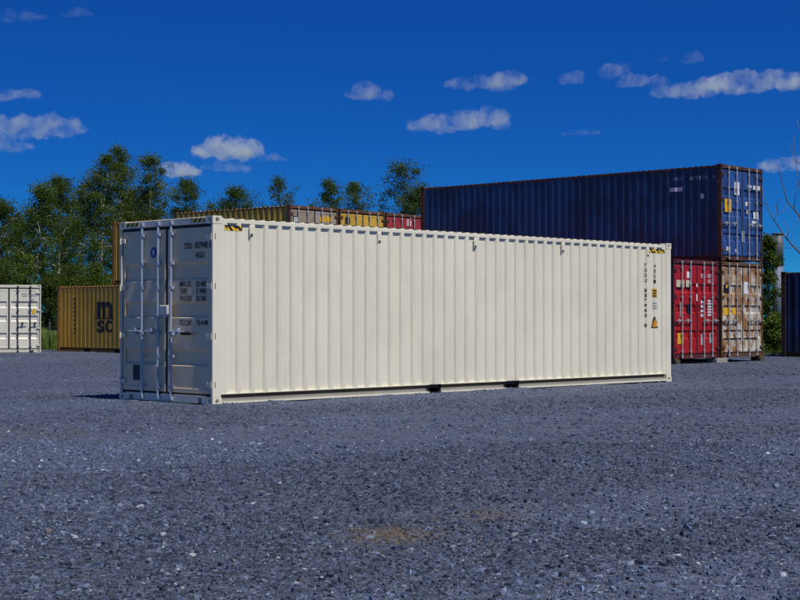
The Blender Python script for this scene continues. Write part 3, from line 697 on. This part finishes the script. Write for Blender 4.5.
# ------------------------------------------------------------------ trees
M['leaf_a'] = leafmat('leaves mid green', (.032, .058, .011), (.080, .125, .022), (.150, .195, .040), .40)
M['leaf_b'] = leafmat('leaves dark green', (.026, .052, .012), (.060, .102, .021), (.112, .155, .036), .40)
M['leaf_c'] = leafmat('leaves yellow green', (.050, .090, .012), (.115, .175, .028), (.22, .28, .055), .34)
M['leaf_d'] = leafmat('leaves blue green', (.028, .056, .016), (.064, .112, .030), (.125, .182, .050), .40)
M['birch'] = barkmat('pale birch bark', (.55, .53, .48), (.16, .14, .12)); M['bark'] = barkmat('grey brown bark', (.15, .12, .09), (.05, .04, .03))
def grow(name, label, base, H, rx, mat, bark, seed, cb=.25, nl=18, leaves=9000, ls=.090, sig=.36, lean=0.0, tr=.09, cat='tree', group='trees behind the yard', shape=1.0, forks=1):
    R = np.random.RandomState(seed); root = thing(name, label, cat, base, R.rand()*.01, group)
    tb = MB(); cen = []; wts = []
    for fk in range(forks):
        ang = R.rand()*6.28; sp = 0 if fk == 0 else rx*.45
        hh = H*(1 if fk == 0 else .8+.15*R.rand())
        K = 9; P = [Vector((lean*H*(k/K)**1.3+sp*cos(ang)*(k/K)+R.randn()*.05*(k > 0)*H/8, sp*sin(ang)*(k/K)+R.randn()*.05*(k > 0)*H/8, hh*.97*k/K)) for k in range(K+1)]
        tb.tube(P, [tr*(1-.88*k/K)+.008 for k in range(K+1)], 7)
        def on(t):
            f = min(t*K, K-.001); i = int(f); return P[i].lerp(P[i+1], f-i)
        for k in range(nl):
            t = cb+(1-cb)*((k+R.rand())/nl)**.9; p = on(t); a = k*2.4+R.rand()*.9+fk
            rel = (t-cb)/(1-cb)
            env = (math.sin(pi*min(1, (rel*.82+.16)**shape)))**.75
            ln = rx*(env*.95+.08)*(.65+.55*R.rand())/(1 if forks == 1 else 1.25)
            up = .35+.9*R.rand()*(.4+rel)
            d = Vector((cos(a), sin(a), up)).normalized()
            q = [p]
            for j in range(1, 5):
                dd = d+Vector((R.randn()*.14, R.randn()*.14, .10*j-.05)); q.append(q[-1]+dd.normalized()*ln/4)
            r0 = max(.012, tr*(1-t)*.5+.008); tb.tube(q, [r0*(1-.8*j/4) for j in range(5)], 5)
            for j in (2, 3, 4):
                cen.append(q[j]); wts.append(.8+.5*R.rand())
                for _ in range(2):
                    e = q[j]+Vector((R.randn(), R.randn(), R.randn()*.8))*ln*.24
                    tb.tube([q[j], q[j].lerp(e, .5)+Vector((0, 0, .04)), e], [r0*.4, r0*.3, .006], 4, False); cen.append(e); wts.append(.4+.9*R.rand())
        cen.append(P[-1]); wts.append(.5)
    tb.smooth = True; tb.build('trunk', bark, root)
    cen = np.array([tuple(c) for c in cen]); wts = np.array(wts)*(R.rand(len(wts)) > .22); wts /= wts.sum()
    n = int(leaves*1.85); ci = R.choice(len(cen), n, p=wts)
    cs = sig*(.35+1.0*R.rand(len(cen)))
    bd = R.randn(n, 3); bd /= np.linalg.norm(bd, axis=1)[:, None]; pos = cen[ci]+bd*(R.rand(n)**.45*1.75)[:, None]*cs[ci][:, None]*np.array([1, 1, .75]); pos[:, 2] = np.maximum(pos[:, 2], .12)
    nrm = R.randn(n, 3)+np.array([0, 0, .5]); nrm /= np.linalg.norm(nrm, axis=1)[:, None]
    up = R.randn(n, 3); u = np.cross(nrm, up); u /= np.linalg.norm(u, axis=1)[:, None]; v = np.cross(nrm, u)
    s = ls*(.6+.8*R.rand(n))[:, None]
    V = np.stack([pos-u*s*.5, pos-v*s*.32+nrm*s*.06, pos+u*s*.5, pos+v*s*.32+nrm*s*.06], 1).reshape(-1, 3)
    ct = R.rand(len(cen)); tint = np.clip(.55*ct[ci]+.45*R.rand(n), 0, 1)
    me = fast_mesh('crown', V, np.arange(n*4).reshape(n, 4), 4, {'tint': np.repeat(tint, 4)}, True)
    link('crown', me, mat, root); return root
def tree_px(px, top, wpx, Y, label, mat='leaf_a', bark='bark', seed=0, name='leafy_tree', **kw):
    z0 = float(bank(px, np.array(Y))) if Y > 64 else 0.0
    p = at(px, top, Y); H = p.z-z0; base = (p.x, Y, z0-.03)
    return grow(name, label, base, H, wpx/2*Y/FPX, M[mat], M[bark], seed, **kw)
B_ = 'birch_tree'
tree_px(2, 203, 65, 80, 'birch at the far left edge, above the white container', 'leaf_b', 'birch', 1, B_, leaves=9000, cb=.12)
tree_px(33, 188, 57, 78, 'pale trunked birch with a thin tip, above the white container', 'leaf_a', 'birch', 2, B_, leaves=8500, cb=.18, lean=.08, shape=.8)
tree_px(60, 180, 57, 82, 'birch with a rounded top above the gap between white and yellow containers', 'leaf_b', 'birch', 3, B_, leaves=10000, cb=.15)
tree_px(98, 154, 73, 84, 'tall birch with leaning pale trunk above the lettered yellow container', 'leaf_a', 'birch', 4, B_, leaves=12500, cb=.2, lean=.06, forks=2, nl=16)
tree_px(121, 147, 52, 88, 'tallest slender birch, its tip above all the others', 'leaf_a', 'birch', 5, B_, leaves=9000, cb=.2)
tree_px(150, 158, 86, 86, 'broad birch just left of the cream container roof', 'leaf_a', 'birch', 6, B_, leaves=12500, cb=.15, forks=2, nl=16)
tree_px(82, 205, 65, 92, 'dark tree filling in behind the leaning birch', 'leaf_b', 'bark', 7, leaves=9000, cb=.1)
tree_px(20, 222, 65, 94, 'dark tree filling in behind the white container', 'leaf_b', 'bark', 8, leaves=9000, cb=.1)
tree_px(130, 200, 73, 95, 'dark tree filling in behind the tallest birch', 'leaf_b', 'bark', 9, leaves=9000, cb=.1)
tree_px(187, 181, 47, 88, 'small round topped tree above the left end of the ochre row', 'leaf_b', 'bark', 10, leaves=7500, cb=.3)
tree_px(236, 189, 52, 92, 'low domed tree crown above the middle of the ochre side', 'leaf_b', 'bark', 11, leaves=8000, cb=.35)
tree_px(280, 177, 36, 86, 'sparse see through tree above the tan doors', 'leaf_d', 'bark', 12, leaves=2600, cb=.4, sig=.26)
tree_px(331, 181, 42, 84, 'sparse tree above the join of tan and yellow doors', 'leaf_d', 'bark', 13, leaves=3600, cb=.4, sig=.28)
tree_px(356, 181, 39, 82, 'sparse forked tree above the yellow doors', 'leaf_d', 'bark', 14, leaves=3200, cb=.4, sig=.28)
tree_px(404, 164, 68, 80, 'full poplar above the red container, left of the blue one', 'leaf_d', 'bark', 15, 'poplar_tree', leaves=9500, cb=.3, forks=2, nl=16)
tree_px(212, 202, 26, 96, 'faint low tree top between the two crowns at left', 'leaf_b', 'bark', 16, leaves=2500, cb=.4)
for k, (px, top, wp_, Y, lab) in enumerate(((4, 262, 40, 74, 'leafy bush at the left edge behind the white container'), (28, 255, 22, 72, 'bright young sapling rising behind the white container'), (48, 276, 34, 77, 'leafy bush in the gap behind the fence post'),
        (72, 268, 38, 75, 'leafy bush behind the left end of the yellow container'), (98, 264, 40, 76, 'leafy bush behind the big black lettering'), (62, 245, 44, 86, 'tall dark bush deep between the trees'))):
    tree_px(px, top, wp_, Y, lab, 'leaf_c' if k == 1 else ('leaf_b' if k in (2, 5) else 'leaf_a'), 'bark', 30+k, 'bush', leaves=5500 if k != 1 else 1600, cb=.04, cat='bush', group='bushes behind the yard', tr=.05, forks=2 if k != 1 else 1, nl=12, sig=.36 if k != 1 else .2)
tree_px(768, 233, 24, 57, 'slim poplar sapling right of the rusty white container', 'leaf_a', 'bark', 50, 'poplar_tree', leaves=5200, cb=.06, ls=.085, sig=.17, tr=.05, nl=26, shape=.7)
tree_px(775, 318, 26, 56, 'bright low bush between the rusty and dark navy containers', 'leaf_c', 'bark', 51, 'bush', leaves=3600, cb=.02, ls=.08, sig=.17, cat='bush', tr=.03, forks=2, nl=10, group='bushes behind the yard')
# bare tree, its trunk outside the picture at the right
def bare_tree():
    Y = 34; base = at(842, 377, Y); base.z = 0
    root = thing('bare_tree', 'leafless tree reaching thin twigs in from the right edge', 'tree', base)
    L = lambda px, py, dy=0: at(px, py, Y+dy)-base
    b = MB(); b.smooth = True
    trunk = [Vector((0,0,-.05)), L(841, 340), L(836, 305, .1), L(832, 280, .2), L(834, 240, .1), L(838, 190, .2), L(836, 130, .3)]
    b.tube(trunk, [.09, .08, .07, .06, .045, .03, .012], 8); b.build('trunk', M['bark'], root)
    br = [([(832,280),(815,265),(800,253),(794,247),(787,239),(780,229),(774,220),(767.5,208),(763.7,197),(762,186)], .030, .3),
          ([(834,250),(816,232),(800,217),(794,209),(787.5,202),(783.5,187),(780,175),(778.5,165)], .026, -.4),
          ([(794,247.4),(788,248),(783.5,248.2)], .010, .1), ([(787,239),(788.3,231),(786,225),(784.5,221)], .010, .4), ([(815,247),(800,247.8),(794,247.2)], .014, .2),
          ([(787.5,202),(786,208),(778,215),(777,205),(779,198)], .008, -.6), ([(838,200),(815,180),(799,163),(794,160),(792,152),(789.5,143)], .018, .5),
          ([(800,217),(795,225),(791,238)], .008, -.2), ([(794,209),(795,199),(797,190),(796,180)], .010, -.3), ([(800,217),(801,200),(798,178),(794,150),(794.5,135)], .012, .8),
          ([(832,275),(820,240),(803,228),(798,215)], .016, -.8), ([(774,220),(777,212),(776,203)], .007, .3), ([(836,150),(815,140),(800,131),(797,120)], .012, .6)]
    for pts, r, dy in br:
        tb = MB(); tb.smooth = True; n = len(pts)
        tb.tube([L(x, y, dy*k/n) for k, (x, y) in enumerate(pts)], [max(.0055, r*(1-.75*k/(n-1))*.85) for k in range(n)], 6); tb.build('branch', M['bark'], root)
bare_tree()

# grey stack behind the poplar sapling
def stack():
    Y = 110; p = at(777.6, 232, Y); root = thing('chimney_stack', 'grey metal stack standing behind the poplar at right', 'chimney', (p.x, Y, -.1)); r = 5.6*Y/FPX; H = p.z
    mg = paint('grey stack paint', (.085, .095, .13), .6, .1, .1, .3, seed=21); b = MB(); b.smooth = True
    b.tube([(0,0,0), (0,0,H*.70)], [r*.98, r*.96], 24); b.build('lower_shaft', paint('pale stack paint', (.13, .16, .24), .6, .05, .1, .3, seed=22), root)
    b = MB(); b.smooth = True; b.tube([(0,0,H*.705), (0,0,H)], [r, r], 24); b.build('upper_shaft', mg, root)
    for z in (.70, .99): b = MB(); b.tube([(0,0,H*z-.06), (0,0,H*z+.06)], r*1.06, 24); b.build('flange', M['dark'], root)
stack()
# fence post in the gap at the left, and rough grass round it
p = at(49.6, 349.2, 64.6); post = thing('fence_post', 'thin dark steel fence post in the gap beside the white container', 'post', (p.x, p.y, -.1))
b = MB(); b.smooth = True; b.tube([(0,0,0), (0,0,1.30)], .030, 10); b.build('pole', M['dark'], post)
b = MB(); b.smooth = True; b.tube([(0,0,1.30), (0,0,1.33), (0,0,1.36)], [.038, .036, .010], 10); b.build('cap', M['dark'], post)
def grass_blades():
    R = np.random.RandomState(4); n = 26000
    x = np.concatenate([R.uniform(-24, -8, n*3//4), R.uniform(11, 24, n-n*3//4)]); y = np.concatenate([63.9+np.abs(R.randn(n*3//4))*5, R.uniform(53, 62, n-n*3//4)])
    y = np.where(x < 0, np.maximum(y, edge_y(x)+.1), y); k = (x < 0) | (y > 51.6+(x-12.96)*.2); x, y = x[k], y[k]; n = len(x)
    z = np.where(y > 64, bank(x, y), -.03); h = .10+.22*R.rand(n); a = R.rand(n)*2*pi; wv_ = .012+.012*R.rand(n)
    dx, dy = np.cos(a)*wv_, np.sin(a)*wv_; lx, ly = R.randn(n)*.08, R.randn(n)*.08
    V = np.stack([np.stack([x-dx, y-dy, z-.03], 1), np.stack([x+dx, y+dy, z-.03], 1), np.stack([x+lx, y+ly, z+h], 1)], 1).reshape(-1, 3)
    o = link('rough_grass', fast_mesh('blades', V, np.arange(n*3).reshape(n, 3), 3, {'tint': np.repeat(R.rand(n), 3)}), leafmat('grass blades', (.05, .085, .012), (.10, .16, .025), (.19, .24, .05)))
    tag(o, 'rough green grass along the back of the yard', 'grass', kind='stuff')
grass_blades()

# ------------------------------------------------------------------ clouds: low fair-weather cumulus, kilometres away
def cloud_material(name, dens, lo, hi, scale):
    m, g = newmat(name); tc = g('ShaderNodeTexCoord').outputs['Object']
    n = g.noise(tc, scale, 7, .66)
    d = g.math('MULTIPLY', g.ss(n.outputs[0], lo, hi), dens)
    v = g('ShaderNodeVolumePrincipled', {'Color': (.93, .945, 1.0, 1), 'Density': d, 'Anisotropy': .25})
    o = g('ShaderNodeOutputMaterial'); g.l.new(v.outputs[0], o.inputs['Volume']); return m
CM = {'thick': cloud_material('cumulus', .022, .37, .80, .013), 'mid': cloud_material('thin cumulus', .0135, .38, .80, .013), 'thin': cloud_material('cloud wisp', .0075, .38, .78, .013)}
ctex = []
for sz, dp in ((70, 6), (24, 4)):
    t = bpy.data.textures.new('billow', 'CLOUDS'); t.noise_scale = sz; t.noise_depth = dp; ctex.append(t)
def cloud(label, kind, puffs, seed):
    R = random.Random(seed); bx = sum(p[0] for p in puffs)/len(puffs); by = max(p[1]+p[3]*.55 for p in puffs)
    D = min(9500, 880*FPX/max(60, 317.7-by)); base = at(bx, by, D); k = D/FPX
    bm = bmesh.new()
    for px, py, rw, rh in puffs:
        c = at(px, py+rh*.22, D)-base; n = max(4, int(rw/rh*3.2))
        for i in range(n):
            u = (i+.5)/n*2-1+R.uniform(-.12, .12); e = max(.12, 1-u*u)**.6
            r = rh*k*(.62+.40*R.random())*(.45+.65*e)
            p = Vector((c.x+u*rw*k*.86, R.uniform(-.9, .9)*rh*k, c.z+R.uniform(.0, .62)*rh*k*1.05*e))
            bmesh.ops.create_icosphere(bm, subdivisions=2, radius=r, matrix=Matrix.Translation(p) @ Matrix.Diagonal((1.25, 1.1, .85, 1)))
    zlo = 0
    for v in bm.verts:
        if v.co.z < zlo: v.co.z = zlo+(v.co.z-zlo)*.28
    me = bpy.data.meshes.new('cloud'); bm.to_mesh(me); bm.free()
    o = link('cloud', me, CM[kind]); o.location = base; tag(o, label, 'cloud', 'fair weather clouds')
    hmax = max(p[3] for p in puffs)*k
    r = o.modifiers.new('union', 'REMESH'); r.mode = 'VOXEL'; r.voxel_size = max(5.5, hmax*.13); r.use_smooth_shade = True
    for t, a in ((ctex[0], .75), (ctex[1], .50)):
        d = o.modifiers.new('billow', 'DISPLACE'); d.texture = t; d.strength = hmax*a; d.mid_level = .5; d.texture_coords = 'GLOBAL'
    return o
for k_, (lab, kind, pf) in enumerate((
    ('small thin cloud in the top left corner', 'thin', [(20, 17, 27, 8)]),
    ('little cloud beside the top left corner cloud', 'thin', [(76, 14, 18, 6)]),
    ('small flat cloud at the left edge above the wide one', 'mid', [(14, 94, 28, 8)]),
    ('wide pale cloud at the left edge above the birches', 'mid', [(18, 126, 40, 14), (58, 128, 30, 13), (6, 146, 30, 8)]),
    ('bright peaked cloud above the left end of the cream container', 'thick', [(226, 149, 36, 15), (234, 145, 16, 14)]),
    ('low bright cloud touching the birch tops', 'thick', [(178, 171, 22, 10)]),
    ('thin flat cloud just under the bright peaked one', 'thin', [(226, 168, 30, 7)]),
    ('tiny cloud right of the bright peaked one', 'mid', [(273, 159, 14, 6)]),
    ('lone small cloud in the upper middle of the sky', 'mid', [(368, 93, 25, 11)]),
    ('ragged slanting cloud, upper of the two in mid sky', 'mid', [(476, 84, 32, 9), (507, 79, 16, 13)]),
    ('long flat based cloud, lower of the two in mid sky', 'mid', [(440, 125, 38, 10), (472, 122, 42, 13), (492, 117, 18, 12)]),
    ('small round puff left of the long cloud bank', 'mid', [(572, 79, 12, 9)]),
    ('faint smear of cloud above the blue container', 'thin', [(580, 133, 24, 4)]),
    ('rounded puff at the left end of the cloud bank', 'mid', [(617, 73, 16, 11), (634, 83, 18, 8)]),
    ('broad middle cloud of the bank at upper right', 'mid', [(684, 92, 40, 10), (655, 82, 12, 7)]),
    ('bright right hand cloud of the bank at upper right', 'thick', [(738, 84, 40, 13), (785, 80, 34, 13)]),
    ('tiny wisp high above the cloud bank', 'thin', [(692, 59, 11, 7)]),
    ('faint wisp left of the tiny high one', 'thin', [(660, 60, 9, 4)]),
    ('low bright cloud behind the bare twigs at right', 'mid', [(782, 166, 28, 9), (812, 162, 34, 11)]))):
    cloud(lab, kind, pf, 40+k_)
